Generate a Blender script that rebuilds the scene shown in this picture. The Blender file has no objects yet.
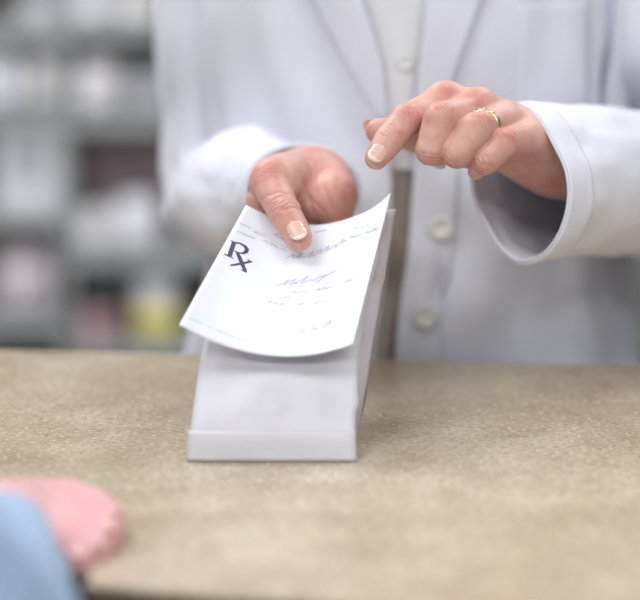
import bpy, bmesh, math, random
import numpy as np
from mathutils import Vector, noise as mnoise
random.seed(7); np.random.seed(7)
C = bpy.context.scene.collection
V = lambda *a: np.array(a, float)

# ------------------------------------------------------------------ camera
FPX = 1920.0; PITCH = math.radians(12.05); CAMZ = 1.3495; TOP = 1.0
cp, sp = math.cos(PITCH), math.sin(PITCH)
def at(px, py, zc):
    """point seen at a pixel, zc metres in front of the lens plane"""
    u = (px - 320) / FPX * zc; v = (300 - py) / FPX * zc
    return V(u, zc * cp + v * sp, CAMZ - zc * sp + v * cp)
def onz(px, py, z=TOP):
    d = at(px, py, 1.0) - V(0, 0, CAMZ)
    return V(0, 0, CAMZ) + d * ((z - CAMZ) / d[2])
def ony(px, py, y):
    d = at(px, py, 1.0) - V(0, 0, CAMZ)
    return V(0, 0, CAMZ) + d * (y / d[1])
def proj(p):
    p = np.asarray(p, float); q = p - V(0, 0, CAMZ)
    zc = q[..., 1] * cp - q[..., 2] * sp; v = q[..., 1] * sp + q[..., 2] * cp
    return np.stack([320 + q[..., 0] / zc * FPX, 300 - v / zc * FPX], -1)
cam = bpy.data.cameras.new('camera'); co = bpy.data.objects.new('camera', cam); C.objects.link(co)
co.location = (0, 0, CAMZ); co.rotation_euler = (math.pi / 2 - PITCH, 0, 0)
cam.sensor_width = 36; cam.lens = FPX / 640 * 36; cam.clip_start = 0.02
cam.dof.use_dof = True; cam.dof.focus_distance = 1.262; cam.dof.aperture_fstop = 2.4
bpy.context.scene.camera = co

# ------------------------------------------------------------------ helpers
def unit(v): v = np.asarray(v, float); return v / (np.linalg.norm(v) + 1e-12)
def mesh_obj(name, verts, faces, mat, parent=None, smooth=True):
    me = bpy.data.meshes.new(name)
    me.from_pydata([tuple(map(float, v)) for v in verts], [], [tuple(map(int, f)) for f in faces])
    me.validate(); me.update()
    if smooth: me.polygons.foreach_set('use_smooth', [True] * len(me.polygons))
    if mat: me.materials.append(mat)
    o = bpy.data.objects.new(name, me); C.objects.link(o)
    if parent is not None:
        o.parent = parent; o.matrix_parent_inverse = parent.matrix_world.inverted()
        if parent.type == 'EMPTY':
            o.matrix_parent_inverse.identity()
            o.location = -Vector(parent.location)
    return o
def tag(o, label=None, cat=None, group=None, kind=None):
    for k, v in (('label', label), ('category', cat), ('group', group), ('kind', kind)):
        if v: o[k] = v
    return o
def empty(name, loc, label, cat, group=None):
    o = bpy.data.objects.new(name, None); o.empty_display_size = .05; C.objects.link(o)
    o.location = tuple(loc); return tag(o, label, cat, group)
def from_bm(name, bm, mat, parent=None, smooth=False):
    bmesh.ops.recalc_face_normals(bm, faces=bm.faces)
    vs = [v.co[:] for v in bm.verts]; bm.verts.index_update()
    fs = [[v.index for v in f.verts] for f in bm.faces]; bm.free()
    return mesh_obj(name, vs, fs, mat, parent, smooth)
def box_bm(bm, c, s, bev=0.0, seg=2):
    r = bmesh.ops.create_cube(bm, size=1)
    for v in r['verts']: v.co = Vector((c[0] + v.co.x * s[0], c[1] + v.co.y * s[1], c[2] + v.co.z * s[2]))
    if bev:
        es = list({e for v in r['verts'] for e in v.link_edges})
        bmesh.ops.bevel(bm, geom=es, offset=bev, segments=seg, affect='EDGES', profile=.5)
def box(name, c, s, mat, parent=None, bev=0.0, smooth=False):
    bm = bmesh.new(); box_bm(bm, c, s, bev); return from_bm(name, bm, mat, parent, smooth)
def solid(o, t, off=-1):
    m = o.modifiers.new('solid', 'SOLIDIFY'); m.thickness = t; m.offset = off; return o
def subd(o, n=1):
    m = o.modifiers.new('sub', 'SUBSURF'); m.levels = n; m.render_levels = n; return o
def fbm(p, sc, seed=0., oct=2):
    return mnoise.fractal(Vector((p[0] * sc + seed, p[1] * sc - seed, p[2] * sc + 2 * seed)), 1.0, 2.0, oct)
def interp(ts, pts, t):
    """monotone parameter, Catmull-Rom over vectors"""
    ts = list(ts); pts = [np.asarray(p, float) for p in pts]
    if t <= ts[0]: return pts[0]
    if t >= ts[-1]: return pts[-1]
    i = max(j for j in range(len(ts) - 1) if ts[j] <= t)
    a = (t - ts[i]) / (ts[i + 1] - ts[i]); h = ts[i + 1] - ts[i]
    def m(j):
        if j == 0: return (pts[1] - pts[0]) / (ts[1] - ts[0])
        if j == len(ts) - 1: return (pts[-1] - pts[-2]) / (ts[-1] - ts[-2])
        return (pts[j + 1] - pts[j - 1]) / (ts[j + 1] - ts[j - 1])
    a2, a3 = a * a, a * a * a
    return (2*a3-3*a2+1)*pts[i] + (a3-2*a2+a)*h*m(i) + (-2*a3+3*a2)*pts[i+1] + (a3-a2)*h*m(i+1)
def grid_obj(name, P, mat, parent=None, wrap=False, smooth=True):
    P = np.asarray(P); n, m = P.shape[:2]; vs = P.reshape(-1, 3); fs = []
    for i in range(n - 1):
        for j in range(m if wrap else m - 1):
            k = (j + 1) % m
            fs.append((i*m+j, i*m+k, (i+1)*m+k, (i+1)*m+j))
    return mesh_obj(name, vs, fs, mat, parent, smooth)

# ------------------------------------------------------------------ materials
def material(name, col, rough=.5, spec=.5, sss=0., sheen=0., metal=0., coat=0.):
    m = bpy.data.materials.new(name); m.use_nodes = True; nt = m.node_tree
    b = nt.nodes['Principled BSDF']
    b.inputs['Base Color'].default_value = (*col, 1); b.inputs['Roughness'].default_value = rough
    b.inputs['Specular IOR Level'].default_value = spec; b.inputs['Metallic'].default_value = metal
    b.inputs['Coat Weight'].default_value = coat
    if sss:
        b.inputs['Subsurface Weight'].default_value = sss
        b.inputs['Subsurface Radius'].default_value = (1, .35, .2); b.inputs['Subsurface Scale'].default_value = .004
    if sheen: b.inputs['Sheen Weight'].default_value = sheen
    return m, nt, b
def noisy(name, c1, c2, scale, rough=.6, bump=0., bscale=None, detail=4, stretch=(1, 1, 1), **kw):
    m, nt, b = material(name, c1, rough, **kw)
    tc = nt.nodes.new('ShaderNodeTexCoord'); mp = nt.nodes.new('ShaderNodeMapping')
    mp.inputs['Scale'].default_value = stretch; nt.links.new(tc.outputs['Object'], mp.inputs['Vector'])
    n = nt.nodes.new('ShaderNodeTexNoise'); n.inputs['Scale'].default_value = scale; n.inputs['Detail'].default_value = detail
    r = nt.nodes.new('ShaderNodeValToRGB'); r.color_ramp.elements[0].position = .35; r.color_ramp.elements[1].position = .65
    r.color_ramp.elements[0].color = (*c1, 1); r.color_ramp.elements[1].color = (*c2, 1)
    nt.links.new(mp.outputs[0], n.inputs['Vector']); nt.links.new(n.outputs['Fac'], r.inputs[0]); nt.links.new(r.outputs[0], b.inputs['Base Color'])
    if bump:
        n2 = nt.nodes.new('ShaderNodeTexNoise'); n2.inputs['Scale'].default_value = bscale or scale; n2.inputs['Detail'].default_value = 3
        bp = nt.nodes.new('ShaderNodeBump'); bp.inputs['Strength'].default_value = bump; bp.inputs['Distance'].default_value = .002
        nt.links.new(mp.outputs[0], n2.inputs['Vector']); nt.links.new(n2.outputs['Fac'], bp.inputs['Height']); nt.links.new(bp.outputs[0], b.inputs['Normal'])
    return m
def skin(name, pale, red):
    m, nt, b = material(name, pale, .42, .4, sss=.25)
    a = nt.nodes.new('ShaderNodeAttribute'); a.attribute_name = 'flush'
    n = nt.nodes.new('ShaderNodeTexNoise'); n.inputs['Scale'].default_value = 160; n.inputs['Detail'].default_value = 4
    n3 = nt.nodes.new('ShaderNodeTexNoise'); n3.inputs['Scale'].default_value = 45
    tc = nt.nodes.new('ShaderNodeTexCoord')
    for q in (n, n3): nt.links.new(tc.outputs['Object'], q.inputs['Vector'])
    mt = nt.nodes.new('ShaderNodeMath'); mt.operation = 'MULTIPLY_ADD'; mt.inputs[1].default_value = .8; mt.inputs[2].default_value = -.4
    nt.links.new(n.outputs['Fac'], mt.inputs[0])
    ad = nt.nodes.new('ShaderNodeMath'); ad.operation = 'ADD'; nt.links.new(a.outputs['Fac'], ad.inputs[0]); nt.links.new(mt.outputs[0], ad.inputs[1])
    mt2 = nt.nodes.new('ShaderNodeMath'); mt2.operation = 'MULTIPLY_ADD'; mt2.inputs[1].default_value = .9; mt2.inputs[2].default_value = -.42
    nt.links.new(n3.outputs['Fac'], mt2.inputs[0])
    ad2 = nt.nodes.new('ShaderNodeMath'); ad2.operation = 'ADD'; ad2.use_clamp = True
    nt.links.new(ad.outputs[0], ad2.inputs[0]); nt.links.new(mt2.outputs[0], ad2.inputs[1])
    mx = nt.nodes.new('ShaderNodeMix'); mx.data_type = 'RGBA'
    mx.inputs['A'].default_value = (*pale, 1); mx.inputs['B'].default_value = (*red, 1)
    nt.links.new(ad2.outputs[0], mx.inputs['Factor']); nt.links.new(mx.outputs['Result'], b.inputs['Base Color'])
    vo = nt.nodes.new('ShaderNodeTexVoronoi'); vo.inputs['Scale'].default_value = 900; nt.links.new(tc.outputs['Object'], vo.inputs['Vector'])
    n2 = nt.nodes.new('ShaderNodeTexNoise'); n2.inputs['Scale'].default_value = 350; n2.inputs['Detail'].default_value = 3; nt.links.new(tc.outputs['Object'], n2.inputs['Vector'])
    ad3 = nt.nodes.new('ShaderNodeMath'); ad3.operation = 'ADD'; nt.links.new(vo.outputs['Distance'], ad3.inputs[0]); nt.links.new(n2.outputs['Fac'], ad3.inputs[1])
    bp = nt.nodes.new('ShaderNodeBump'); bp.inputs['Strength'].default_value = .22; bp.inputs['Distance'].default_value = .0006
    nt.links.new(ad3.outputs[0], bp.inputs['Height']); nt.links.new(bp.outputs[0], b.inputs['Normal'])
    return m
M = {}
M['skin'] = skin('skin', (.69, .42, .345), (.53, .17, .13))
M['skin2'] = skin('customer_skin', (.80, .48, .47), (.72, .33, .37))
M['coat'] = noisy('coat_cotton', (.81, .82, .90), (.84, .85, .93), 30, .85, .12, 260, sheen=.1)
M['shirt'] = noisy('shirt_cotton', (.74, .75, .76), (.78, .78, .79), 40, .8, .1, 200)
M['trousers'] = noisy('taupe_cloth', (.46, .40, .355), (.52, .45, .40), 60, .85)
M['blue'] = noisy('blue_shirt', (.33, .46, .62), (.38, .51, .67), 25, .85, .1, 200)
M['navy'] = noisy('dark_cloth', (.04, .05, .08), (.05, .06, .1), 40, .8)
M['button'] = material('button_plastic', (.80, .79, .75), .4)[0]
M['paper'] = noisy('form_paper', (.84, .87, .93), (.86, .89, .94), 60, .7)
M['bag'] = noisy('bag_paper', (.72, .70, .75), (.78, .76, .80), 25, .5, .25, 90)
M['rx_ink'] = material('rx_ink', (.085, .06, .14), .6)[0]
M['green_ink'] = material('green_ink', (.30, .42, .42), .6)[0]
M['grey_ink'] = material('grey_ink', (.52, .54, .66), .6)[0]
M['pen_ink'] = material('pen_ink', (.36, .36, .57), .6)[0]
M['pen_light'] = material('pen_ink_faint', (.47, .49, .66), .6)[0]
M['nail'] = material('nail_polish', (.77, .48, .39), .24, .55, coat=.6)[0]
M['nail2'] = material('bare_nail', (.74, .42, .41), .4)[0]
M['nail_tip'] = material('nail_edge', (.80, .53, .43), .2, .6, coat=.6)[0]
M['gold'] = material('ring_gold', (.75, .62, .32), .25, metal=1.)[0]
M['jade'] = material('ring_stone', (.45, .60, .48), .15, .7)[0]
M['hair'] = noisy('brown_hair', (.07, .04, .025), (.11, .065, .04), 20, .5, .5, 80, stretch=(1, 1, .1))
M['eye'] = material('eye_white', (.8, .8, .78), .2)[0]
M['iris'] = material('iris', (.08, .06, .04), .2)[0]
M['lip'] = material('lips', (.5, .2, .18), .4)[0]
M['dark_edge'] = noisy('counter_edge', (.085, .055, .035), (.12, .08, .05), 30, .5)
M['panel'] = noisy('counter_panel', (.10, .07, .05), (.14, .10, .07), 8, .5, stretch=(1, 1, .1))
M['wall'] = noisy('painted_wall', (.45, .45, .44), (.48, .48, .47), 3, .9)
M['ceil'] = noisy('ceiling_tile', (.75, .75, .74), (.8, .8, .79), 40, .95)
M['floor'] = noisy('vinyl_floor', (.38, .36, .33), (.44, .42, .39), 12, .4)
M['shelf'] = noisy('shelf_enamel', (.40, .43, .425), (.45, .48, .475), 5, .45)
M['shelf_back'] = noisy('shelf_back', (.25, .225, .21), (.29, .26, .245), 5, .6)
M['white_pack'] = noisy('white_pack', (.76, .76, .81), (.82, .82, .86), 12, .5)
M['grey_pack'] = noisy('grey_pack', (.42, .42, .45), (.50, .50, .53), 12, .5)
M['warm_pack'] = noisy('warm_white_pack', (.70, .67, .68), (.78, .75, .75), 12, .5)
M['pink_pack'] = noisy('pink_pack', (.55, .30, .36), (.62, .36, .42), 12, .5)
M['rose_pack'] = noisy('pale_rose_pack', (.58, .50, .54), (.66, .58, .60), 12, .5)
M['mauve'] = noisy('mauve_pack', (.36, .27, .29), (.42, .32, .34), 12, .6)
M['darkbin'] = noisy('charcoal_bin', (.12, .13, .14), (.15, .16, .17), 12, .5)
M['yellow'] = noisy('yellow_label', (.80, .68, .10), (.86, .74, .16), 12, .45)
M['teal'] = noisy('dull_teal', (.16, .22, .21), (.2, .26, .25), 12, .5)
def thin_cloth(m, f, col):
    nt = m.node_tree; b = nt.nodes['Principled BSDF']; o = nt.nodes['Material Output']
    t = nt.nodes.new('ShaderNodeBsdfTranslucent'); t.inputs[0].default_value = (*col, 1); x = nt.nodes.new('ShaderNodeMixShader'); x.inputs[0].default_value = f
    nt.links.new(b.outputs[0], x.inputs[1]); nt.links.new(t.outputs[0], x.inputs[2]); nt.links.new(x.outputs[0], o.inputs[0])
thin_cloth(M['coat'], .12, (.85, .85, .90)); thin_cloth(M['bag'], .15, (.85, .83, .86)); thin_cloth(M['paper'], .06, (.9, .9, .95))
# speckled laminate
def laminate():
    m, nt, b = material('speckled_laminate', (.5, .43, .33), .27, .5)
    L = nt.links.new; N = nt.nodes.new
    tc = N('ShaderNodeTexCoord')
    def nz(scale, detail, stretch=(1, 1, 1), rough=.6):
        mp = N('ShaderNodeMapping'); mp.inputs['Scale'].default_value = stretch; L(tc.outputs['Object'], mp.inputs['Vector'])
        n = N('ShaderNodeTexNoise'); n.inputs['Scale'].default_value = scale; n.inputs['Detail'].default_value = detail; n.inputs['Roughness'].default_value = rough
        L(mp.outputs[0], n.inputs['Vector']); return n.outputs['Fac']
    def ramp(f, stops):
        r = N('ShaderNodeValToRGB'); e = r.color_ramp.elements
        e[0].position, e[1].position = stops[0][0], stops[-1][0]; e[0].color, e[1].color = (*stops[0][1], 1), (*stops[-1][1], 1)
        for p, c in stops[1:-1]: e.new(p).color = (*c, 1)
        L(f, r.inputs[0]); return r.outputs[0]
    def mix(f, a, c):
        x = N('ShaderNodeMix'); x.data_type = 'RGBA'; L(f, x.inputs['Factor']); L(a, x.inputs['A']); L(c, x.inputs['B']); return x.outputs['Result']
    g = lambda v: (v, v, v)
    base = ramp(nz(9, 4), [(.34, (.36, .275, .18)), (.5, (.50, .40, .275)), (.66, (.62, .53, .40))])
    cloud = ramp(nz(28, 4), [(.35, (.36, .28, .18)), (.62, (.62, .52, .38))])
    col = mix(ramp(nz(16, 3), [(.4, g(.1)), (.65, g(.6))]), base, cloud)
    dark = ramp(nz(420, 3, (.55, 1, 1)), [(0., (.26, .20, .145)), (1., (.32, .26, .19))])
    col = mix(ramp(nz(430, 3, (.5, 1, 1)), [(.53, g(0)), (.62, g(.8))]), col, dark)
    lite = ramp(nz(300, 2), [(0., (.70, .63, .51)), (1., (.74, .67, .55))])
    col = mix(ramp(nz(390, 2, (.6, 1, 1)), [(.56, g(0)), (.65, g(.8))]), col, lite)
    L(col, b.inputs['Base Color'])
    return m
M['counter'] = laminate()
def emit(name, col, s):
    m = bpy.data.materials.new(name); m.use_nodes = True; nt = m.node_tree; nt.nodes.clear()
    o = nt.nodes.new('ShaderNodeOutputMaterial'); e = nt.nodes.new('ShaderNodeEmission')
    e.inputs[0].default_value = (*col, 1); e.inputs[1].default_value = s; nt.links.new(e.outputs[0], o.inputs[0]); return m

# ------------------------------------------------------------------ distance-field modelling
def smin(a, b, k):
    if k <= 0: return np.minimum(a, b)
    h = np.maximum(k - np.abs(a - b), 0) / k
    return np.minimum(a, b) - h * h * k * .25
def cone(a, b, r1, r2, n=None, s=1.0, full=0.):
    a, b = V(*a), V(*b); ba = b - a; L2 = ba @ ba
    nn = None if n is None else unit(n)
    def f(p):
        q = p - a; h = np.clip(q @ ba / L2, 0, 1); q = q - h[..., None] * ba
        if nn is not None: q = q + nn * ((q @ nn) * (1 / s - 1))[..., None]
        return np.sqrt((q * q).sum(-1)) - (r1 + (r2 - r1) * h + full * 4 * h * (1 - h))
    f.bb = (np.minimum(a - r1, b - r2), np.maximum(a + r1, b + r2)); return f
def ell(c, r, ax=None):
    c, r = V(*c), V(*r); A = np.eye(3) if ax is None else np.array(ax, float)
    def f(p):
        q = (p - c) @ A.T / r; k0 = np.sqrt((q * q).sum(-1)) + 1e-9; k1 = np.sqrt(((q / r) ** 2).sum(-1)) + 1e-9
        return k0 * (k0 - 1) / k1
    m = r.max(); f.bb = (c - m, c + m); return f
def blend(fs, k):
    def f(p):
        d = fs[0](p)
        for g in fs[1:]: d = smin(d, g(p), k)
        return d
    f.bb = (np.min([g.bb[0] for g in fs], 0), np.max([g.bb[1] for g in fs], 0)); return f
def surface_net(f, lo, hi, h):
    n = np.ceil((hi - lo) / h).astype(int) + 1
    ax = [lo[i] + np.arange(n[i]) * h for i in range(3)]
    Vv = np.empty(n, np.float32)
    YY, ZZ = np.meshgrid(ax[1], ax[2], indexing='ij')
    for i in range(n[0]):
        Vv[i] = f(np.stack([np.full_like(YY, ax[0][i]), YY, ZZ], -1))
    S = Vv < 0; c = tuple(slice(0, k - 1) for k in n)
    cnt = np.zeros([k - 1 for k in n], np.int8)
    for d in np.ndindex(2, 2, 2): cnt += S[tuple(slice(d[i], n[i] - 1 + d[i]) for i in range(3))]
    act = (cnt > 0) & (cnt < 8); idx = -np.ones(act.shape, int); cells = np.argwhere(act); idx[act] = np.arange(len(cells))
    P = np.zeros((len(cells), 3)); W = np.zeros(len(cells)); cor = list(np.ndindex(2, 2, 2))
    for a in cor:
        for k in range(3):
            if a[k]: continue
            b = list(a); b[k] = 1
            ia = cells + a; ib = cells + b
            va = Vv[ia[:, 0], ia[:, 1], ia[:, 2]]; vb = Vv[ib[:, 0], ib[:, 1], ib[:, 2]]
            m = (va < 0) != (vb < 0); t = np.where(m, va / np.where(m, va - vb, 1), 0)
            q = np.array(a, float)[None].repeat(len(cells), 0); q[:, k] += t
            P += q * m[:, None]; W += m
    P = lo + (cells + P / W[:, None]) * h
    F = []
    for k in range(3):
        u, w = [(1, 2), (2, 0), (0, 1)][k]
        s0 = [slice(1, n[i] - 1) for i in range(3)]; s0[k] = slice(0, n[k] - 1); s1 = list(s0); s1[k] = slice(1, n[k])
        e = S[tuple(s0)] != S[tuple(s1)]; pos = np.argwhere(e); off = np.array([1, 1, 1]); off[k] = 0; pos = pos + off
        inside = S[pos[:, 0], pos[:, 1], pos[:, 2]]
        def ci(du, dw):
            q = pos.copy(); q[:, u] += du; q[:, w] += dw; return idx[q[:, 0], q[:, 1], q[:, 2]]
        q = np.stack([ci(-1, -1), ci(0, -1), ci(0, 0), ci(-1, 0)], 1); q[~inside] = q[~inside][:, ::-1]
        F.append(q)
    return P, np.concatenate(F)
def grad(f, p, e):
    g = np.stack([f(p + d) - f(p - d) for d in np.eye(3) * e], -1) / (2 * e); return g
def settle(f, P, e, it=3, lim=None):
    for _ in range(it):
        d = f(P); g = grad(f, P, e); st = (d / np.maximum((g * g).sum(-1), .2))[:, None] * g
        if lim: st = np.clip(st, -lim, lim)
        P = P - st
    return P

def perp(v, d): d = unit(d); return unit(v - (v @ d) * d)
TOCAM = lambda p: unit(V(0, 0, CAMZ) - p)
class Hand:
    """fingers: dict name -> (joints[4], radii[4], dorsal hint)"""
    def __init__(s, fingers, palm, wristparts, kpalm=.012, kf=.007, creases=True):
        s.fs, s.grooves, s.flush, s.tips = {}, [], [], {}
        for nm, (J, R, dn, base_k) in fingers.items():
            J = [V(*j) for j in J]; segs = []
            for i in range(3): segs.append(cone(J[i], J[i+1], R[i], R[i+1], full=.0007))
            for i in (1, 2):
                hint = dn if dn is not None else None
                dr = unit(J[i+1] - J[i-1])
                dor = perp(hint, dr) if hint is not None else -perp((J[i-1] - J[i]) + (J[i+1] - J[i]), dr)
                segs.append(ell(J[i] + dor * R[i] * (.13 if i == 1 else .02), (R[i] * .92,) * 3))
                if creases:
                    for kk, (o, dp) in enumerate(((-.0040, .0005), (-.0012, .0009), (.0014, .0008), (.0040, .0005))):
                        s.grooves.append((J[i] + dr * o, dr, dor, dp, .0008, R[i] * .85))
                    s.grooves.append((J[i] + dr * .001, dr, -dor, .0006, .0011, R[i] * 1.2))
                s.flush.append((J[i] + dor * R[i], R[i] * 1.1, .38 if i == 1 else .15))
            s.flush.append((J[3], R[3] * 1.5, .3))
            s.fs[nm] = (blend(segs, .0028), base_k)
            d3 = unit(J[3] - J[2])
            dor = perp(dn, d3) if dn is not None else -perp(J[1] - J[2], d3)
            s.tips[nm] = (J[2], J[3], d3, dor, R[3])
        s.palm = blend(palm, kpalm); s.wrist = wristparts
        allb = [g.bb for g, _ in s.fs.values()] + [s.palm.bb]
        s.lo = np.min([b[0] for b in allb], 0) - .006; s.hi = np.max([b[1] for b in allb], 0) + .006
    def raw(s, p):
        pl = s.palm(p); d = None
        for g, k in s.fs.values():
            q = smin(g(p), pl, k); d = q if d is None else smin(d, q, .0012)
        return d
    def f(s, p):
        d = s.raw(p)
        for c, a, n, dp, sg, R in s.grooves:
            q = p - c; near = (np.abs(q).max(-1) < .02)
            if not near.any(): continue
            t = q @ a; lat = q @ np.cross(a, n)
            t = t + .0006 * np.sin(lat * 700 + c[0] * 900)
            w = np.exp(-(t / sg) ** 2) * np.clip((q @ n) / R * 2.2, 0, 1) * np.exp(-(lat / R) ** 4)
            d = d + dp * w
        return d
    def build(s, h=.0009):
        P, F = surface_net(s.raw, s.lo, s.hi, h); P = settle(s.f, P, .0004, 3, h * .7)
        fl = np.zeros(len(P))
        for c, r, a in s.flush: fl = np.maximum(fl, a * np.exp(-(((P - c) ** 2).sum(-1)) / (r * r)))
        for c, a, n, dp, sg, R in s.grooves:
            q = P - c; t = q @ a; lat = q @ np.cross(a, n); t = t + .0006 * np.sin(lat * 700 + c[0] * 900)
            fl = fl + .22 * np.exp(-(t / sg) ** 2) * np.clip((q @ n) / R * 2.2, 0, 1) * np.exp(-(lat / R) ** 4) * (np.abs(q).max(-1) < .02)
        return P, F, np.minimum(fl, 1)
    def nail(s, nm, wid=.92, length=.0125, back=.0015, name='fingernail', parent=None):
        J2, T, d3, n, R = s.tips[nm]; side = np.cross(d3, n)
        nu, nv = 13, 13; G = np.zeros((nv, nu, 3))
        for j in range(nv):
            v = j / (nv - 1); y = (v - 1) * length + R * .80
            for i in range(nu):
                u = (i / (nu - 1)) * 2 - 1
                wv = (1 - .16 * (1 - v) ** 3) * (1 - .38 * (max(0, v - .7) / .3) ** 2 * abs(u))
                yy = y - (.0022 * u * u if v > .5 else -.0014 * u * u * (1 - 2 * v)) * (1 if v > .5 else 1)
                ang = u * wid * wv
                G[j, i] = T + d3 * yy + (n * math.cos(ang) + side * math.sin(ang)) * R * 1.0
        sh = G.shape; Q = settle(s.raw, G.reshape(-1, 3), .0005, 4, .002)
        g = grad(s.raw, Q, .0005); g /= np.linalg.norm(g, axis=1)[:, None]
        Q = G + (Q.reshape(sh) - G).reshape(-1, 3).mean(0) + n * .0004; g = g.reshape(sh)
        g = n * .8 + g * .2; g /= np.linalg.norm(g, axis=-1, keepdims=True)
        u = np.linspace(-1, 1, nu)[None, :, None]; v = np.linspace(0, 1, nv)[:, None, None]
        Q = Q + g * (.0001 + .0003 * (1 - np.abs(u) ** 3)) + (d3 * .0012 + n * .0002) * np.clip((v - .8) / .2, 0, 1)
        o = grid_obj(name, Q, M['nail'], parent); solid(o, .0005, 1); subd(o, 1)
        e = grid_obj('nail_tip', Q[-3:] + g[-3:] * .00045, M['nail_tip'], o); solid(e, .0003, 1)
        return o

def person_body(name, parent, mat, parts_field, lo, hi, h, hands):
    Pb, Fb = surface_net(parts_field, V(*lo), V(*hi), h); Pb = settle(parts_field, Pb, .002, 2, h)
    Ps, Fs, fl = [Pb], [Fb], [np.full(len(Pb), .25)]; n = len(Pb)
    for P, F, f in hands: Ps.append(P); Fs.append(F + n); fl.append(f + .12); n += len(P)
    o = mesh_obj(name, np.concatenate(Ps), np.concatenate(Fs), mat, parent)
    a = o.data.attributes.new('flush', 'FLOAT', 'POINT')
    vals = np.concatenate(fl)
    if len(vals) == len(o.data.vertices): a.data.foreach_set('value', vals.astype(np.float32))
    return o

# ------------------------------------------------------------------ the form (sheet of paper)
PTL, PTR, PBL, PBR = at(246, 205, 1.298), at(391, 197, 1.296), at(179, 325, 1.197), at(353, 344, 1.205)
def paper(u, v):
    """u 0..1 across, v 0..1 top to bottom"""
    a = PTL + (PTR - PTL) * u; b = PBL + (PBR - PBL) * u; p = a + (b - a) * v
    n = unit(np.cross(PTR - PTL, PBL - PTL))          # away from the viewer or towards
    if n @ (p - V(0, 0, CAMZ)) < 0: n = -n
    sag = (.0185 * (1 - v) + .0170 * v) * (1 - (2 * u - 1) ** 2) ** 1.0
    dimple = .0035 * math.exp(-(((u - .47) / .2) ** 2 + ((v - .17) / .16) ** 2))
    lift = .0035 * (max(0, u - .8) / .2) ** 2 * (1 - v)
    return p + n * (sag + dimple - lift)
def paper_n(u, v):
    e = .01; a = paper(u + e, v) - paper(u - e, v); b = paper(u, v + e) - paper(u, v - e)
    n = unit(np.cross(a, b)); return n if n @ TOCAM(paper(u, v)) > 0 else -n
NU, NV = 41, 49
PG = np.array([[paper(i / (NU - 1), j / (NV - 1)) for i in range(NU)] for j in range(NV)])
sheet = grid_obj('prescription_form', PG, M['paper']); solid(sheet, .00018, 0)
tag(sheet, 'curved white prescription form with a large printed Rx, pinched by the thumb over the bag', 'paper')
PP = proj(PG)
def uv_of(px, py):
    u, v = .5, .5
    d = ((PP - V(px, py)) ** 2).sum(-1); j, i = np.unravel_index(d.argmin(), d.shape); u, v = i / (NU - 1), j / (NV - 1)
    for _ in range(6):
        e = .004; p0 = proj(paper(u, v)); Ju = (proj(paper(u + e, v)) - p0) / e; Jv = (proj(paper(u, v + e)) - p0) / e
        A = np.array([Ju, Jv]).T; r = V(px, py) - p0
        s = np.linalg.solve(A, r); u += s[0]; v += s[1]
    return u, v
W_MM, H_MM = 108., 140.
def ribbons(name, strokes, mat, parent, off=.00025):
    """strokes: list of (list of (u,v), list of widths mm)"""
    vs, fs = [], []
    for pts, wd in strokes:
        pts = [V(p[0] * W_MM, p[1] * H_MM) for p in pts]
        if len(pts) < 2: continue
        q, ww = [], []
        for i in range(len(pts) - 1):
            n = max(1, int(np.linalg.norm(pts[i+1] - pts[i]) / 1.2))
            for k in range(n): q.append(pts[i] + (pts[i+1] - pts[i]) * k / n); ww.append(wd[i] + (wd[i+1] - wd[i]) * k / n)
        q.append(pts[-1]); ww.append(wd[-1]); b = len(vs)
        for i, p in enumerate(q):
            t = q[min(i + 1, len(q) - 1)] - q[max(i - 1, 0)]; t = t / (np.linalg.norm(t) + 1e-9); n = V(-t[1], t[0]) * ww[i] / 2
            for s in (-1, 1):
                u, v = (p + n * s) / V(W_MM, H_MM); vs.append(paper(u, v) + paper_n(u, v) * off)
        for i in range(len(q) - 1): fs.append((b + 2*i, b + 2*i + 1, b + 2*i + 3, b + 2*i + 2))
    return mesh_obj(name, vs, fs, mat, parent, False)
BOLD = 1.0
def px_stroke(pts, w):
    w = [q * BOLD for q in w] if isinstance(w, list) else w * BOLD
    return ([uv_of(*p) for p in pts], w if isinstance(w, list) else [w] * len(pts))
z = lambda x, y: (215 + x / 10.9, 225 + y / 10.9)
BOLD = 1.3
RX = [px_stroke([z(208, 188), z(182, 262), z(156, 338)], 2.1),
      px_stroke([z(172, 172), z(205, 190), z(240, 203)], .8),
      px_stroke([z(98, 318), z(150, 342), z(198, 366)], .8),
      px_stroke([z(215, 190), z(275, 203), z(325, 232), z(347, 268), z(335, 298), z(300, 312), z(255, 303), z(208, 284)], [.9, 1.3, 1.9, 2.2, 1.9, 1.3, .9, .8]),
      px_stroke([z(238, 296), z(268, 360), z(300, 440), z(332, 508)], [1.6, 2.2, 2.2, 1.8]),
      px_stroke([z(284, 488), z(345, 518)], .8),
      px_stroke([z(168, 442), z(230, 432), z(300, 420), z(350, 408), z(405, 402)], [.9, 1.4, 1.5, 1.4, .8]),
      px_stroke([z(348, 375), z(372, 396), z(405, 402)], [.6, 1.2, .8]),
      px_stroke([z(166, 432), z(190, 450)], .7)]
BOLD = 1.0
o = ribbons('rx_symbol', RX, M['rx_ink'], sheet); o['label'] = 'large slate purple printed Rx symbol'
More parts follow.
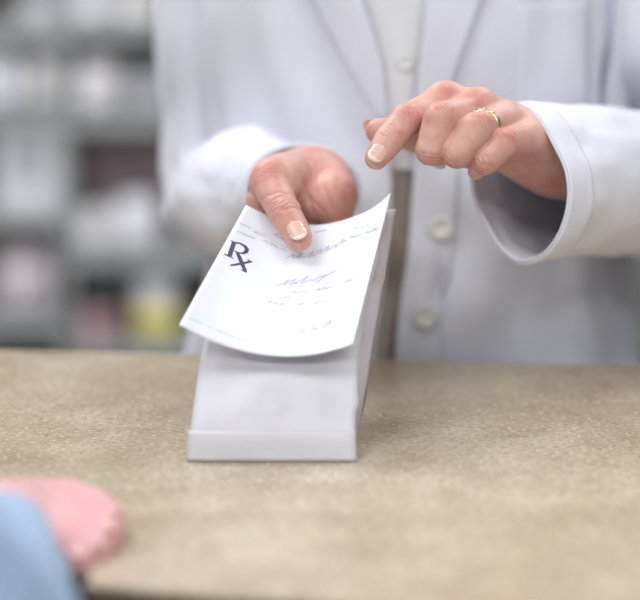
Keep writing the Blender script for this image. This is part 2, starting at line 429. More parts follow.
def print_text(s, p0, p1, hmm, mat, parent, name):
    cu = bpy.data.curves.new('t', 'FONT'); cu.body = s; cu.size = 1; to = bpy.data.objects.new('t', cu); C.objects.link(to)
    bpy.context.view_layer.update(); me = bpy.data.meshes.new_from_object(to)
    bpy.data.objects.remove(to); xs = [v.co.x for v in me.vertices]; w = max(xs)
    a, b = V(*uv_of(*p0)) * V(W_MM, H_MM), V(*uv_of(*p1)) * V(W_MM, H_MM); d = b - a; L = np.linalg.norm(d); t = d / L; nn = V(t[1], -t[0])
    vs = []
    for v in me.vertices:
        q = (a + t * (v.co.x / w * L) + nn * (v.co.y / .7 * hmm)) / V(W_MM, H_MM)
        vs.append(paper(*q) + paper_n(*q) * .00025)
    return mesh_obj(name, vs, [list(p.vertices) for p in me.polygons], mat, parent, False)
print_text('NAME', (239.5, 224), (251, 229), 1.5, M['green_ink'], sheet, 'printed_caption')
print_text('ADDRESS', (236, 231.5), (255, 239.5), 1.5, M['green_ink'], sheet, 'printed_caption')
def scribble(p0, p1, amp, n, rnd, slant=.5, w=.32):
    """cursive loops between two pixels on the sheet"""
    a, b = V(*uv_of(*p0)) * V(W_MM, H_MM), V(*uv_of(*p1)) * V(W_MM, H_MM); d = b - a; L = np.linalg.norm(d); t = d / L; nn = V(t[1], -t[0])
    m = max(5, int(2.8 * n) + 1); ks = []
    for i in range(m):
        y = rnd.uniform(0, .25) if i % 2 == 0 else (rnd.uniform(.3, .75) if rnd.random() > .22 else 1.35)
        if i == 1: y = 1.25
        ks.append((L * i / (m - 1) + rnd.uniform(-.55, .55) * L / m, y * amp * .8))
    pts = []
    for i in range(m * 5):
        x, y = interp(range(m), [V(*k) for k in ks], i / (m * 5 - 1) * (m - 1))
        pts.append(tuple((a + t * (x + slant * y) + nn * y) / V(W_MM, H_MM)))
    return (pts, [w * .85] * len(pts))
rnd = random.Random(5)
def lines(name, strokes, mat):
    for q in strokes: ribbons(name, [q], mat, sheet)
lines('handwriting', [scribble((252, 232), (263, 237), 2.2, 3, rnd, .5, .45), scribble((273, 234), (284, 241), 2.6, 3, rnd, .5, .5),
       scribble((286, 259), (345, 243), 6.0, 8, rnd, .8, .55), scribble((276, 287), (333, 274), 6.5, 7, rnd, 1.0, .5),
       px_stroke([(315, 232.5), (326, 230)], .8), px_stroke([(316, 283), (326, 276), (338, 269)], .45),
       scribble((349, 239), (361, 235), 2.2, 4, rnd, .5, .7), scribble((363, 235), (377, 230), 3.0, 4, rnd, .4, .6), scribble((354, 230), (368, 226), 2.0, 4, rnd, .4, .45)], M['pen_ink'])
lines('faint_handwriting', [scribble((350, 276), (358, 274), 3.0, 2, rnd, .5, .45), scribble((343, 284), (353, 281), 3.4, 3, rnd, .5, .45), scribble((290, 294), (307, 292), 3.2, 4, rnd, .6, .5),
         scribble((315, 292), (331, 288), 3.0, 4, rnd, .6, .5), scribble((283, 299), (294, 297), 2.2, 3, rnd, .5, .45), scribble((266, 302), (283, 306), 2.4, 4, rnd, .5, .5),
         scribble((297, 306), (303, 305), 2.2, 2, rnd, .5, .45), scribble((313, 305), (328, 301), 3.0, 4, rnd, .6, .5),
         scribble((294, 335), (326, 328), 6.5, 5, rnd, .9, .45), px_stroke([(322, 331), (331, 320), (329, 330), (316, 336)], .45),
         scribble((262, 241), (286, 252), 2.4, 6, rnd, .5, .45)], M['pen_light'])
lines('ruled_line', [px_stroke([(258, 232), (285, 247), (303, 254), (322, 250), (350, 239), (378, 226)], .22), px_stroke([(253, 229), (284, 240)], .2), px_stroke([(326, 343), (347, 338)], .35)], M['grey_ink'])
lines('printed_footer', [scribble((188, 319), (203, 324), 1.2, 7, rnd, 0, .4), scribble((205, 326), (213, 329), 1.0, 4, rnd, 0, .35), scribble((217, 331), (251, 343), 1.2, 14, rnd, 0, .4)], M['grey_ink'])

# ------------------------------------------------------------------ paper bag
TS = [0, .12, .3, .48, .74, 1]
def zc_on(px, py): p = onz(px, py); return p[1] * cp - (p[2] - CAMZ) * sp
zb = zc_on(272, 462)
Lp = [at(188, 462, zb), at(190.5, 430, zb + .001), at(196, 388, zb + .016), at(204, 340, zb + .030), at(226, 272, 1.268), at(252, 214, 1.309)]
Rp = [at(356.5, 462, zb), at(355, 430, zb + .001), at(357, 395, zb + .016), at(360, 350, zb + .030), at(373, 278, 1.270), at(386, 212, 1.303)]
bk = V(0, .052, 0)
RBp = [Rp[0] + bk, at(360, 425, zb + .045), at(367, 395, zb + .050), at(373, 352, zb + .056), at(385, 280, 1.296), at(396, 209, 1.311)]
LBp = [Lp[0] + bk, Lp[1] + bk * .95 + V(0, 0, 0), Lp[2] + bk * .8, Lp[3] + bk * .6, at(224, 268, 1.292), at(250, 212, 1.318)]
for q in (Lp, Rp, RBp, LBp): q[0][2] = TOP + .0006
def bag_ring(t):
    L, R, RB, LB = [interp(TS, q, t) for q in (Lp, Rp, RBp, LBp)]
    n = unit(np.cross(R - L, interp(TS, Lp, min(1, t + .02)) - interp(TS, Lp, max(0, t - .02))))
    if n @ (L - V(0, 0, CAMZ)) < 0: n = -n
    sag = .021 * max(0, (t - .4) / .6) ** 1.1
    nb = unit(V(0, 1, .2)); out = []
    for i in range(24):
        u = i / 24; p = L + (R - L) * u
        w = min(1, t * 5) * math.sin(math.pi * u) ** .5
        b = (.0042 * fbm(p, 14, 3) + .0018 * fbm(p, 45, 9)) * w
        b -= .0035 * math.sin(math.pi * u) * math.sin(math.pi * min(1, t / .55)) ** 2 - .0012 * math.exp(-((u - .02) / .05) ** 2)
        b -= .0018 * math.exp(-(((u - .52) / .045) ** 2 + ((t - .22) / .03) ** 2))
        out.append(p + n * (sag * (1 - (2 * u - 1) ** 2) + b))
    inr = unit(L - R)
    for i in range(8):
        u = i / 8; p = R + (RB - R) * u; tuck = .006 * (1 - abs(2 * u - 1)) * min(1, t * 3) * (1 - .5 * t)
        out.append(p + inr * tuck + V(.007, 0, 0) * fbm(p, 45, 4) * min(1, t * 4) * math.sin(math.pi * u))
    for i in range(24):
        u = i / 24; p = RB + (LB - RB) * u
        out.append(p + n * (sag * (1 - (2 * u - 1) ** 2)) + nb * .002 * fbm(p, 16, 8) * min(1, t * 5))
    for i in range(8):
        u = i / 8; p = LB + (L - LB) * u; out.append(p - inr * .006 * (1 - abs(2 * u - 1)) * min(1, t * 3))
    return out
bag_e = empty('paper_bag', (Lp[0] + Rp[0]) / 2, 'white paper pharmacy bag standing on the counter under the prescription form', 'bag')
BG = [bag_ring(j / 70) for j in range(71)]
body_bag = grid_obj('bag_body', BG, M['bag'], bag_e, wrap=True); solid(body_bag, .0003, -1)
base = BG[0]; bo = mesh_obj('bag_base', [p for p in base], [list(range(len(base)))], M['bag'], bag_e, False)
fl = []
for j in range(9):
    t = .117 * j / 8; ring = bag_ring(t); row = []
    for i in range(25):
        u = i / 24; L, R = interp(TS, Lp, t), interp(TS, Rp, t); p = L + (R - L) * (u * 1.014 - .012)
        p = p + V(0, -.0012, 0) if True else p
        p[1] = ring[min(i, 23)][1] - .0006 ; row.append(p)
    fl.append(row)
flp = grid_obj('base_flap', fl, M['bag'], bag_e); solid(flp, .0005, 1)

# ------------------------------------------------------------------ pharmacist's hands
toc = unit(V(0, -.9, .45))
zr = lambda a, b: at(a[0], a[1], b)
H1 = Hand({
  'index': ([at(446, 104, 1.303), at(405, 121, 1.280), at(390, 139, 1.273), at(376.5, 158, 1.268)], [.0124, .0103, .0093, .0078], toc, .010),
  'middle': ([at(477, 111, 1.300), at(440, 119, 1.266), at(431, 150, 1.266), at(439, 153, 1.285)], [.0115, .0106, .0097, .0086], None, .009),
  'ring': ([at(503, 124, 1.297), at(476, 129, 1.263), at(457, 153, 1.263), at(467, 154, 1.282)], [.0112, .0105, .0095, .0084], None, .009),
  'little': ([at(526, 140, 1.297), at(502, 144, 1.268), at(487, 159, 1.266), at(482, 165, 1.278)], [.0108, .0099, .0090, .0077], None, .009),
  'thumb': ([at(470, 144, 1.338), at(432, 141, 1.328), at(402, 133, 1.318), at(378, 131, 1.313)], [.0125, .0108, .0098, .0086], V(-.1, 1, .3), .010)},
  [cone(at(576, 160, 1.345), at(447, 105, 1.306), .0205, .0115), cone(at(576, 160, 1.345), at(480, 112, 1.303), .0210, .0115),
   cone(at(576, 161, 1.345), at(503, 124, 1.301), .0195, .0116), cone(at(576, 161, 1.345), at(525, 141, 1.300), .0190, .0118),
   cone(at(560, 170, 1.35), at(475, 140, 1.336), .016, .0140), cone(at(550, 168, 1.34), at(505, 153, 1.315), .017, .0130),
   ell(at(446, 98, 1.302), (.0085,) * 3), ell(at(480, 104, 1.297), (.0088,) * 3),
   cone(at(576, 160, 1.345), at(640, 184, 1.42), .0200, .0235)], None)
H1.flush += [(at(447, 92, 1.29), .010, .5), (at(478, 97, 1.285), .010, .5), (at(560, 185, 1.32), .02, .3)]
H2 = Hand({
  'thumb': ([at(278, 180, 1.312), at(270, 184, 1.307), at(284, 211, 1.2865), at(299, 238, 1.2740)], [.0130, .0118, .0104, .0089], toc, .012),
  'index': ([at(264, 205, 1.335), at(262, 240, 1.341), at(272, 265, 1.324), at(286, 283, 1.311)], [.0105, .0093, .0085, .0075], V(-.3, .8, -.6), .010),
  'middle': ([at(288, 206, 1.350), at(282, 248, 1.343), at(292, 278, 1.319), at(304, 296, 1.306)], [.0108, .0095, .0086, .0076], V(0, .8, -.6), .010),
  'ring': ([at(314, 205, 1.349), at(308, 247, 1.345), at(314, 276, 1.322), at(322, 292, 1.307)], [.0104, .0092, .0083, .0074], V(0, .8, -.6), .010),
  'little': ([at(337, 200, 1.336), at(337, 236, 1.342), at(338, 258, 1.328), at(341, 272, 1.315)], [.0098, .0084, .0074, .0066], V(.2, .8, -.6), .010)},
  [cone(at(303, 179, 1.400), at(266, 203, 1.337), .0225, .0118), cone(at(303, 179, 1.400), at(288, 204, 1.350), .0200, .0112),
   cone(at(307, 185, 1.405), at(314, 203, 1.349), .0200, .0112), cone(at(309, 185, 1.405), at(336, 196, 1.338), .0200, .0120),
   cone(at(296, 178, 1.385), at(274, 180, 1.315), .0170, .0140),
   ell(at(287, 180, 1.342), (.0175, .024, .0175)), ell(at(335, 190, 1.350), (.0140, .026, .0160)), ell(at(318, 204, 1.340), (.016, .016, .013)), ell(at(312, 172, 1.365), (.024, .024, .018)),
   cone(at(305, 185, 1.405), at(280, 186, 1.47), .0215, .0240)], None, kpalm=.009)
for a, b, dp, sg in ((at(298, 168, 1.33), at(318, 214, 1.33), .0020, .0016), (at(318, 180, 1.33), at(330, 210, 1.33), .0012, .0014), (at(290, 170, 1.32), at(303, 190, 1.32), .001, .0012)):
    pass
H2.flush += [(at(340, 195, 1.335), .018, .55), (at(316, 200, 1.335), .016, .6), (at(285, 214, 1.268), .008, .7), (at(262, 200, 1.32), .012, .4)]
def crease_wrap(H, segs):
    base = H.f
    def f(p):
        d = base(p)
        for a, b, dp, sg in segs:
            ba = b - a; q = p - a; h = np.clip(q @ ba / (ba @ ba), 0, 1); q = q - h[..., None] * ba
            r2 = (q * q).sum(-1); vd = unit((a + b) / 2 - V(0, 0, CAMZ)); dd = q @ vd
            lat = np.sqrt(np.maximum(r2 - dd * dd, 0)); d = d + dp * np.exp(-(lat / sg) ** 2) * (np.abs(dd) < .02) * np.sin(math.pi * np.clip(h, .02, .98)) ** .5
        return d
    H.f = f
crease_wrap(H2, [(at(300, 172, 1.325), at(314, 216, 1.325), .0016, .0014), (at(322, 182, 1.325), at(333, 212, 1.325), .0010, .0013), (at(308, 196, 1.325), at(326, 214, 1.325), .0008, .0011)])

# body field in metres (pharmacist stands behind the counter, facing the camera)
CX, CY = .078, 1.585
E2 = V(-.078, 1.590, 1.115); E1 = V(.305, 1.555, 1.105)
W1, W2 = at(640, 186, 1.42), at(280, 186, 1.47)
def human(cx, cy, face, sh, hip, height_off=0.):
    """torso, neck, head, legs; face = +1 looks to +y, -1 looks to -y"""
    g = [cone((cx - .055, cy, 1.02), (cx + .055, cy, 1.02), .085, .085), cone((cx - .055, cy, 1.24), (cx + .055, cy, 1.24), .090, .090),
         cone((cx - .11, cy, 1.38), (cx + .11, cy, 1.38), .045, .045), cone((cx - .06, cy, .92), (cx + .06, cy, .92), .100, .100),
         cone((cx, cy, 1.38), (cx, cy + face * .015, 1.50), .055, .052)]
    hy = cy + face * .03
    head = [ell((cx, hy - face * .01, 1.615), (.075, .095, .095)), ell((cx, hy + face * .025, 1.555), (.055, .065, .060)),
            ell((cx, hy + face * .090, 1.575), (.011, .018, .020)), ell((cx, hy + face * .082, 1.60), (.008, .014, .028)),
            ell((cx - .076, hy - face * .01, 1.59), (.010, .018, .030)), ell((cx + .076, hy - face * .01, 1.59), (.010, .018, .030)),
            ell((cx, hy + face * .078, 1.535), (.022, .012, .008))]
    legs = []
    for s in (-1, 1):
        legs += [cone((cx + s * .085, cy, .90), (cx + s * .09, cy - .005, .50), .088, .058), cone((cx + s * .09, cy, .50), (cx + s * .09, cy - face * .015, .09), .056, .040),
                 cone((cx + s * .09, cy - face * .02, .035), (cx + s * .1, cy + face * .15, .028), .034, .027)]
    return g, head, legs
pg, ph, pl = human(CX, CY, -1, .17, .1)
arms = [cone((CX - .155, CY + .03, 1.37), E2, .034, .028), cone(E2, W2, .032, .0245), cone((CX + .165, CY + .02, 1.37), E1 + V(.006, .006, -.004), .032, .025), cone(E1 + V(.006, .006, -.004), W1, .025, .0235)]
_tor, _ar = blend(pg + pl, .022), blend(arms, .004)
def fld(p): return smin(_tor(p), _ar(p), .008)
fh = blend(ph, .018)
def pbody(p): return smin(fld(p), fh(p), .02)
person = empty('person', (CX, CY, 0), 'person in a white lab coat holding out a bag and form while pointing at it', 'person')
body = person_body('body', person, M['skin'], pbody, (CX - .34, CY - .33, -.01), (CX + .34, CY + .22, 1.74), .009, [H1.build(), H2.build()])
for H, nm in ((H1, 'index'), (H1, 'thumb'), (H1, 'middle'), (H1, 'ring'), (H1, 'little'), (H2, 'thumb'), (H2, 'index'), (H2, 'middle'), (H2, 'ring'), (H2, 'little')):
    wd, ln = (.84, .0125) if nm != 'thumb' else (.74, .0145)
    if nm == 'little': ln = .0095
    H.nail(nm, wd, ln, parent=body)
# ring on the ring finger
J0, J1 = at(503, 124, 1.297), at(476, 129, 1.263)
rc_, rd = J0 + (J1 - J0) * .70, unit(J1 - J0)
a1 = perp(V(0, -1, .3), rd); a2 = np.cross(rd, a1)
def torus(name, c, ax1, ax2, d, R, r, mat, parent, squash=1.0, n=48, m=12):
    G = [[c + (ax1 * math.cos(t) + ax2 * math.sin(t)) * (R + r * math.cos(s)) + d * r * squash * math.sin(s) for s in np.linspace(0, 2*math.pi, m, endpoint=False)] for t in np.linspace(0, 2*math.pi, n + 1)]
    return grid_obj(name, G, mat, parent, wrap=True)
ring = torus('ring', rc_, a1, a2, rd, .0113, .0010, M['gold'], person, 2.3)
ring['label'] = 'gold ring set with small pale green stones'
for k in range(7):
    t = (-.9 + k * .3) + 1.1
    c = rc_ + (a1 * math.cos(t) + a2 * math.sin(t)) * .0123
    bm = bmesh.new(); bmesh.ops.create_icosphere(bm, subdivisions=2, radius=.0012, matrix=__import__('mathutils').Matrix.Translation(Vector(c)))
    from_bm('ring_stone', bm, M['jade'], ring, True)
# face and hair
hy = CY - .03
hf = blend([ell((CX, hy + .022, 1.632), (.088, .100, .098)), ell((CX, hy + .065, 1.56), (.075, .045, .10))], .03)
Ph, Fh = surface_net(lambda p: np.maximum(hf(p), -(ell((CX, hy - .075, 1.565), (.062, .075, .085))(p))), V(CX - .12, hy - .12, 1.42), V(CX + .12, hy + .16, 1.76), .006)
mesh_obj('hair', Ph, Fh, M['hair'], person)
for s in (-1, 1):
    bm = bmesh.new(); bmesh.ops.create_uvsphere(bm, u_segments=16, v_segments=12, radius=.0125)
    for v in bm.verts: v.co += Vector((CX + s * .03, hy - .078, 1.602))
    e = from_bm('eye', bm, M['eye'], person, True)
    bm = bmesh.new(); bmesh.ops.create_uvsphere(bm, u_segments=12, v_segments=8, radius=.006)
    for v in bm.verts: v.co += Vector((CX + s * .03, hy - .0855, 1.602))
    from_bm('iris', bm, M['iris'], e, True)
# trousers and shirt as offset clothes
tr = blend([cone((CX - .06, CY, 1.02), (CX + .06, CY, 1.02), .112, .112), cone((CX - .07, CY, .92), (CX + .07, CY, .92), .123, .123)] +
           [cone((CX + s * .088, CY, .90), (CX + s * .092, CY, .10), .096, .062) for s in (-1, 1)], .03)
Pt, Ft = surface_net(lambda p: np.maximum(tr(p), p[..., 2] - 1.02), V(CX - .26, CY - .2, .02), V(CX + .26, CY + .2, 1.06), .01)
# ---------------- lab coat
coat = empty('lab_coat', (CX, CY, 0), None, None)
coat.parent = person; coat.location = (0, 0, 0); 
class _P:  # parts below the coat keep world coordinates
    pass
def coat_part(name, P, mat, wrap=False):
    o = grid_obj(name, P, mat, None, wrap); o.parent = coat; o.location = (-CX, -CY, 0); return o
ZP = [.50, .80, .95, 1.05, 1.12, 1.20, 1.28, 1.36, 1.41, 1.45]
AA = [.235, .215, .190, .172, .166, .170, .172, .165, .135, .080]
BB = [.165, .150, .134, .128, .128, .134, .137, .120, .100, .075]
def prof(zv): return interp(ZP, [V(a, b) for a, b in zip(AA, BB)], zv)
def coat_pt(phi, zv, off=0.):
    a, b = prof(zv); a += off; b += off; s, c_ = math.sin(phi), math.cos(phi); e = .85
    p = V(CX + a * math.copysign(abs(s) ** e, s), CY - b * math.copysign(abs(c_) ** e, c_), zv)
    f = .0045 * math.sin(phi * 9 + 3 * math.sin(zv * 9)) * min(1, max(0, 1.3 - zv) * 4) * .7 + .010 * fbm(V(phi * 2.2, zv * 6, 0), 1.0, 2) + .0035 * math.sin((phi * 14 + zv * 38) + 2 * math.sin(zv * 17)) * (.5 + .5 * math.sin(phi * 5 + zv * 13))
    f -= .016 * math.exp(-(((p[0] - (.096 + (zv - 1.03) * -.16)) / .0045) ** 2)) * math.exp(-((zv - 1.045) / .022) ** 4) if c_ > 0 else 0
    if c_ > 0 and zv > 1.1: p = p + V(0, .030 * math.exp(-((p[0] - .2235) / .0028) ** 2), 0)
    r = unit(V(s, -c_, 0)); return p + r * f
def phi_at_x(x, zv):
    a, _ = prof(zv); r = min(1, abs(x - CX) / a); return math.copysign(math.asin(r ** (1 / .85)), x - CX)
def zx(px, py, y=1.462): p = ony(px, py, y); return p[0], p[2]
EL = [zx(372, 420), zx(376, 330), zx(388, 250), zx(392, 180), zx(389, 120), zx(384, 60), zx(366, 0), zx(345, -60), zx(335, -140)]
ER = [zx(392, 420), zx(396, 330), zx(408, 250), zx(413, 180), zx(413, 120), zx(418, 60), zx(424, 0), zx(440, -60), zx(460, -140)]
def edge(E, zv):
    E = sorted(E, key=lambda q: q[1]); zs = [q[1] for q in E]; return float(np.interp(zv, zs, [q[0] for q in E]))
rows = []
for j in range(91):
    zv = .52 + (1.45 - .52) * j / 90
    xl, xr = edge(EL, zv), edge(ER, zv); f0, f1 = phi_at_x(xr, zv), phi_at_x(xl, zv) + 2 * math.pi
    rows.append([coat_pt(f0 + (f1 - f0) * (i / 320), zv) for i in range(321)])
cb = coat_part('coat_body', rows, M['coat']); solid(cb, .002, 1)
def under(name, z0, z1, off, mat):
    rws = [[coat_pt(2 * math.pi * i / 180, z0 + (z1 - z0) * j / 40, off) for i in range(180)] for j in range(41)]
    return grid_obj(name, rws, mat, person, True)
under('shirt', 1.140, 1.44, -.0035, M['shirt'])
tw = under('trousers', .90, 1.143, -.009, M['trousers'])
tw.data.update(); lower = mesh_obj('trouser_legs', Pt, Ft, M['trousers'], tw); lower.parent = tw; lower.location = (0, 0, 0)
def strip(name, left, right, mat, off, zr_, n=30, m=8):
    """cloth patch lying on the coat between two x(z) curves"""
    rws = []
    for j in range(n + 1):
        zv = zr_[0] + (zr_[1] - zr_[0]) * j / n; x0, x1 = left(zv), right(zv)
        rws.append([coat_pt(phi_at_x(x0 + (x1 - x0) * i / m, zv), zv, off) for i in range(m + 1)])
    o = coat_part(name, rws, mat); solid(o, .0016, 1); return o
OL = [zx(384, 122), zx(358, 78), zx(314, 0), zx(290, -40), zx(330, -140)]
OR = [zx(430, 122), zx(448, 82), zx(476, 0), zx(495, -40), zx(470, -140)]
zl = zx(384, 120)[1]
strip('lapel', lambda q: edge(OL, q), lambda q: edge(EL, q), M['coat'], .006, (zl, 1.40))
strip('lapel', lambda q: edge(ER, q), lambda q: edge(OR, q), M['coat'], .006, (zl, 1.40))
strip('placket', lambda q: edge(ER, q), lambda q: edge(ER, q) + .034, M['coat'], .0035, (.56, zl))
zt, zb_ = zx(555, 5)[1], zx(555, 130)[1]
strip('breast_pocket', lambda q: zx(512, 0)[0], lambda q: zx(588, 0)[0], M['coat'], .0012, (zb_, zt))
def button(x, zv, par, r=.0095, off=.009):
    c = coat_pt(phi_at_x(x, zv), zv, off); bm = bmesh.new()
    prof_ = [(0, .0012), (r * .55, .0012), (r * .72, .0026), (r * .92, .0026), (r, .0012), (r, 0), (0, 0)]; k = 24; vs = []
    for rr, d in prof_: vs.append([bm.verts.new((c[0] + rr * math.cos(t), c[1] - d, c[2] + rr * math.sin(t))) for t in np.linspace(0, 2*math.pi, k, endpoint=False)])
    for a, b in zip(vs, vs[1:]):
        for i in range(k): bm.faces.new((a[i], a[(i+1) % k], b[(i+1) % k], b[i]))
    bmesh.ops.remove_doubles(bm, verts=bm.verts, dist=1e-6)
    o = from_bm('button', bm, M['button'], None, True); o.parent = coat; o.location = (-CX, -CY, 0); return o
for px, py in ((440, 226), (424, 312), (412, 132)):
    x, zv = zx(px, py); button(x, zv, coat)
for px, py in ((403, 60),):
    x, zv = zx(px, py, 1.475); c = V(x, 1.472, zv)
    b_ = button(x, zv, coat, .006, -.006); b_['label'] = 'small shirt button'
# coat collar
col = []
for j in range(9):
    t = j / 8; row = []
    for i in range(49):
        ph_ = math.radians(35 + 290 * i / 48); r1, r2 = .078 + .016 * abs(2 * t - 1) + .004, .072 + .018 * abs(2 * t - 1)
        row.append(V(CX + r1 * math.sin(ph_), CY - r2 * math.cos(ph_), 1.43 + .045 * math.sin(math.pi * min(1, .15 + t * .8)) - .012 * t))
    col.append(row)
o = coat_part('collar', col, M['coat']); solid(o, .0025, 0)
# sleeves
def loft(name, ctr, nrm, rad, n=80, m=56, fold=None, t0=0, t1=1, extra=0., flat=None):
    ts = np.linspace(0, 1, len(ctr)); up0 = V(0, 0, 1); rws = []
    for j in range(n + 1):
        t = t0 + (t1 - t0) * j / n; c = interp(ts, ctr, t); d = unit(interp(ts, nrm, t)); R = interp(ts, rad, t)
        x = unit(np.cross(up0 if abs(d[2]) < .93 else V(0, 1, 0), d)); y = np.cross(d, x)
        if abs(d[2]) >= .93: pass
        rws.append([c + (x * math.cos(a) * (R[0] + extra) + y * math.sin(a) * (R[1] + extra)) * (1 + (fold(t, a) if fold else 0)) for a in np.linspace(0, 2*math.pi, m, endpoint=False)])
    return rws
def refframes(ctr, nrm, rad, n, m, fold, t0=0., t1=1., extra=0.):
    """parallel-transported frames, first 'y' axis to +z at the cuff"""
    ts = np.linspace(0, 1, len(ctr)); T = [t1 + (t0 - t1) * j / n for j in range(n + 1)]; rws = []
    d = unit(interp(ts, nrm, 1.0)); y = perp(V(0, 0, 1), d)
    steps = 60; fr = {}
    prev = y; tt = 1.0; fine = [(1.0, d, y)]
    for k in range(1, 401):
        t = 1 - k / 400; dd = unit(interp(ts, nrm, t)); prev = perp(prev, dd); fine.append((t, dd, prev))
    for t in T:
        k = int(round((1 - t) * 400)); _, dd, yy = fine[k]; xx = np.cross(yy, dd); c = interp(ts, ctr, t); R = interp(ts, rad, t)
        rws.append([c + (xx * math.cos(a) * (R[0] + extra) + yy * math.sin(a) * (R[1] + extra)) * (1 + fold(t, a)) for a in np.linspace(0, 2*math.pi, m, endpoint=False)])
    return rws
def foldfn(seed, amp=.10, el=.54):
    def f(t, a):
        v = amp * mnoise.fractal(Vector((math.cos(a) * 1.1 + seed, math.sin(a) * 1.1, t * 5 + seed)), 1.0, 2.0, 3)
        v += .05 * math.exp(-((t - el) / .16) ** 2) * math.sin(t * 62 + 2.6 * math.sin(a + seed))
        v += .035 * mnoise.fractal(Vector((math.cos(a) * 2.6, math.sin(a) * 2.6 + seed, t * 13)), 1.0, 2.0, 2)
        v += 0 * (1)
        return v * min(1, (1 - t) * 6 + .12)
    return f
# her left arm (photo right): shoulder -> elbow -> loose cuff
c1 = at(519, 184, 1.318); n1 = unit(V(-.76, -.60, .06))
S1 = V(CX + .155, CY + .00, 1.375)
ctr1 = [V(CX + .085, CY, 1.385), S1 + V(0, 0, -.01), (S1 + E1) / 2 + V(-.004, -.01, 0), E1 + V(.004, 0, -.004), at(630, 184, 1.43) + V(0, 0, .002), at(555, 184, 1.345), c1]
nr1 = [V(1, 0, -.1), V(.75, 0, -.75), V(.15, -.1, -1), V(-.55, -.75, -.35), unit(V(-.62, -.78, 0)), unit(V(-.72, -.68, 0)), n1]
rd1 = [V(.045, .045), V(.058, .058), V(.060, .060), V(.060, .060), V(.054, .054), V(.050, .0525), V(.047, .0525)]
_f1 = foldfn(3.1)
def ff1(t, a):
    d = (a - .80 + math.pi) % (2 * math.pi) - math.pi
    e = (a - 3.95 + math.pi) % (2 * math.pi) - math.pi
    return _f1(t, a) - (.16 * math.exp(-(d / .6) ** 2) + .15 * math.exp(-(e / .6) ** 2)) * max(0, (t - .75) / .25)
s1 = coat_part('sleeve', refframes(ctr1, nr1, rd1, 110, 60, ff1), M['coat'], True); solid(s1, .0018, -1)
cf = coat_part('cuff', refframes(ctr1, nr1, rd1, 16, 60, ff1, .896, .998, .0016), M['coat'], True); solid(cf, .0022, -1)
# her right arm (photo left)
S2 = V(CX - .160, CY + .035, 1.375); c2 = at(303, 190, 1.372); n2 = unit(c2 - (E2 + V(0, 0, .01)))
ctr2 = [V(CX - .085, CY, 1.385), S2 + V(0, 0, -.01), (S2 + E2) / 2 + V(-.004, 0, 0), E2 + V(0, 0, -.004), at(247, 195, 1.475), at(277, 196, 1.42), c2]
nr2 = [V(-1, 0, -.1), V(-.75, 0, -.75), V(-.1, -.1, -1), V(.20, -.80, -.5), unit(V(.36, -.93, 0)), n2, unit(V(.15, -.95, .22))]
rd2 = [V(.045, .045), V(.056, .056), V(.050, .054), V(.051, .053), V(.051, .048), V(.040, .036), V(.039, .031)]
ff2 = foldfn(8.4)
s2 = coat_part('sleeve', refframes(ctr2, nr2, rd2, 110, 60, ff2), M['coat'], True); solid(s2, .0018, -1)
cf = coat_part('cuff', refframes(ctr2, nr2, rd2, 16, 60, ff2, .883, .998, .0014), M['coat'], True); solid(cf, .0022, -1)

# ------------------------------------------------------------------ customer at lower left
KX, KY = -.50, .68
kg, kh, kl = human(KX, KY, 1, .17, .1)
KE = at(-44, 660, .85); KW = KE + (at(5, 527, 1.045) - KE) * .80; KS = V(KX + .16, KY + .02, 1.36)
HK = Hand({
  'index': ([at(62, 503, 1.080), at(92, 509, 1.072), at(105, 517, 1.062), at(107, 526, 1.054)], [.0120, .0110, .0100, .0085], V(.1, .2, 1), .012),
  'middle': ([at(58, 517, 1.064), at(91, 521, 1.056), at(104, 529, 1.048), at(105, 538, 1.041)], [.0122, .0112, .0102, .0088], V(.1, 0, 1), .012),
  'ring': ([at(54, 531, 1.047), at(84, 535, 1.040), at(94, 543, 1.033), at(94, 551, 1.028)], [.0118, .0108, .0098, .0085], V(.1, 0, 1), .012),
  'little': ([at(50, 544, 1.03), at(72, 549, 1.025), at(80, 556, 1.020), at(79, 562, 1.016)], [.0110, .0098, .0088, .0075], V(.1, 0, 1), .012),
  'thumb': ([at(20, 507, 1.08), at(36, 502, 1.092), at(52, 503, 1.096), at(66, 507, 1.096)], [.0130, .0115, .0105, .0090], V(0, 0, 1), .012)},
  [cone(at(5, 526, 1.045), at(60, 506, 1.080), .019, .0125), cone(at(5, 527, 1.045), at(58, 520, 1.062), .019, .0128), cone(at(5, 528, 1.04), at(54, 534, 1.044), .019, .0125),
   cone(at(5, 529, 1.035), at(50, 545, 1.028), .019, .0115), cone(at(0, 522, 1.05), at(24, 508, 1.08), .017, .013), cone(at(5, 527, 1.045), KW, .020, .022)], None, creases=False)
HK.flush += [(at(110, 515, 1.05), .03, .45), (at(60, 500, 1.08), .03, .3)]
karm = [cone(KS, KE, .036, .032), cone(KE, KW, .034, .026), cone((KX - .16, KY, 1.37), (KX - .21, KY + .02, 1.10), .048, .040), cone((KX - .21, KY + .02, 1.10), (KX - .20, KY + .10, .86), .038, .026),
        cone((KX - .20, KY + .10, .86), (KX - .20, KY + .14, .76), .028, .018)]
kf_, kh_ = blend(kg + kl + karm, .035), blend(kh, .018)
cust = empty('person', (KX, KY, 0), 'person in a blue shirt resting one hand on the near counter edge', 'person')
kb = person_body('body', cust, M['skin2'], lambda p: smin(kf_(p), kh_(p), .02), (KX - .30, KY - .22, -.01), (KX + .42, KY + .42, 1.74), .010, [HK.build(.0018)])
for nm in ('index', 'middle', 'ring', 'little', 'thumb'): n_ = HK.nail(nm, .75, .010, parent=kb); n_.data.materials[0] = M['nail2']; n_.children[0].data.materials[0] = M['nail2']
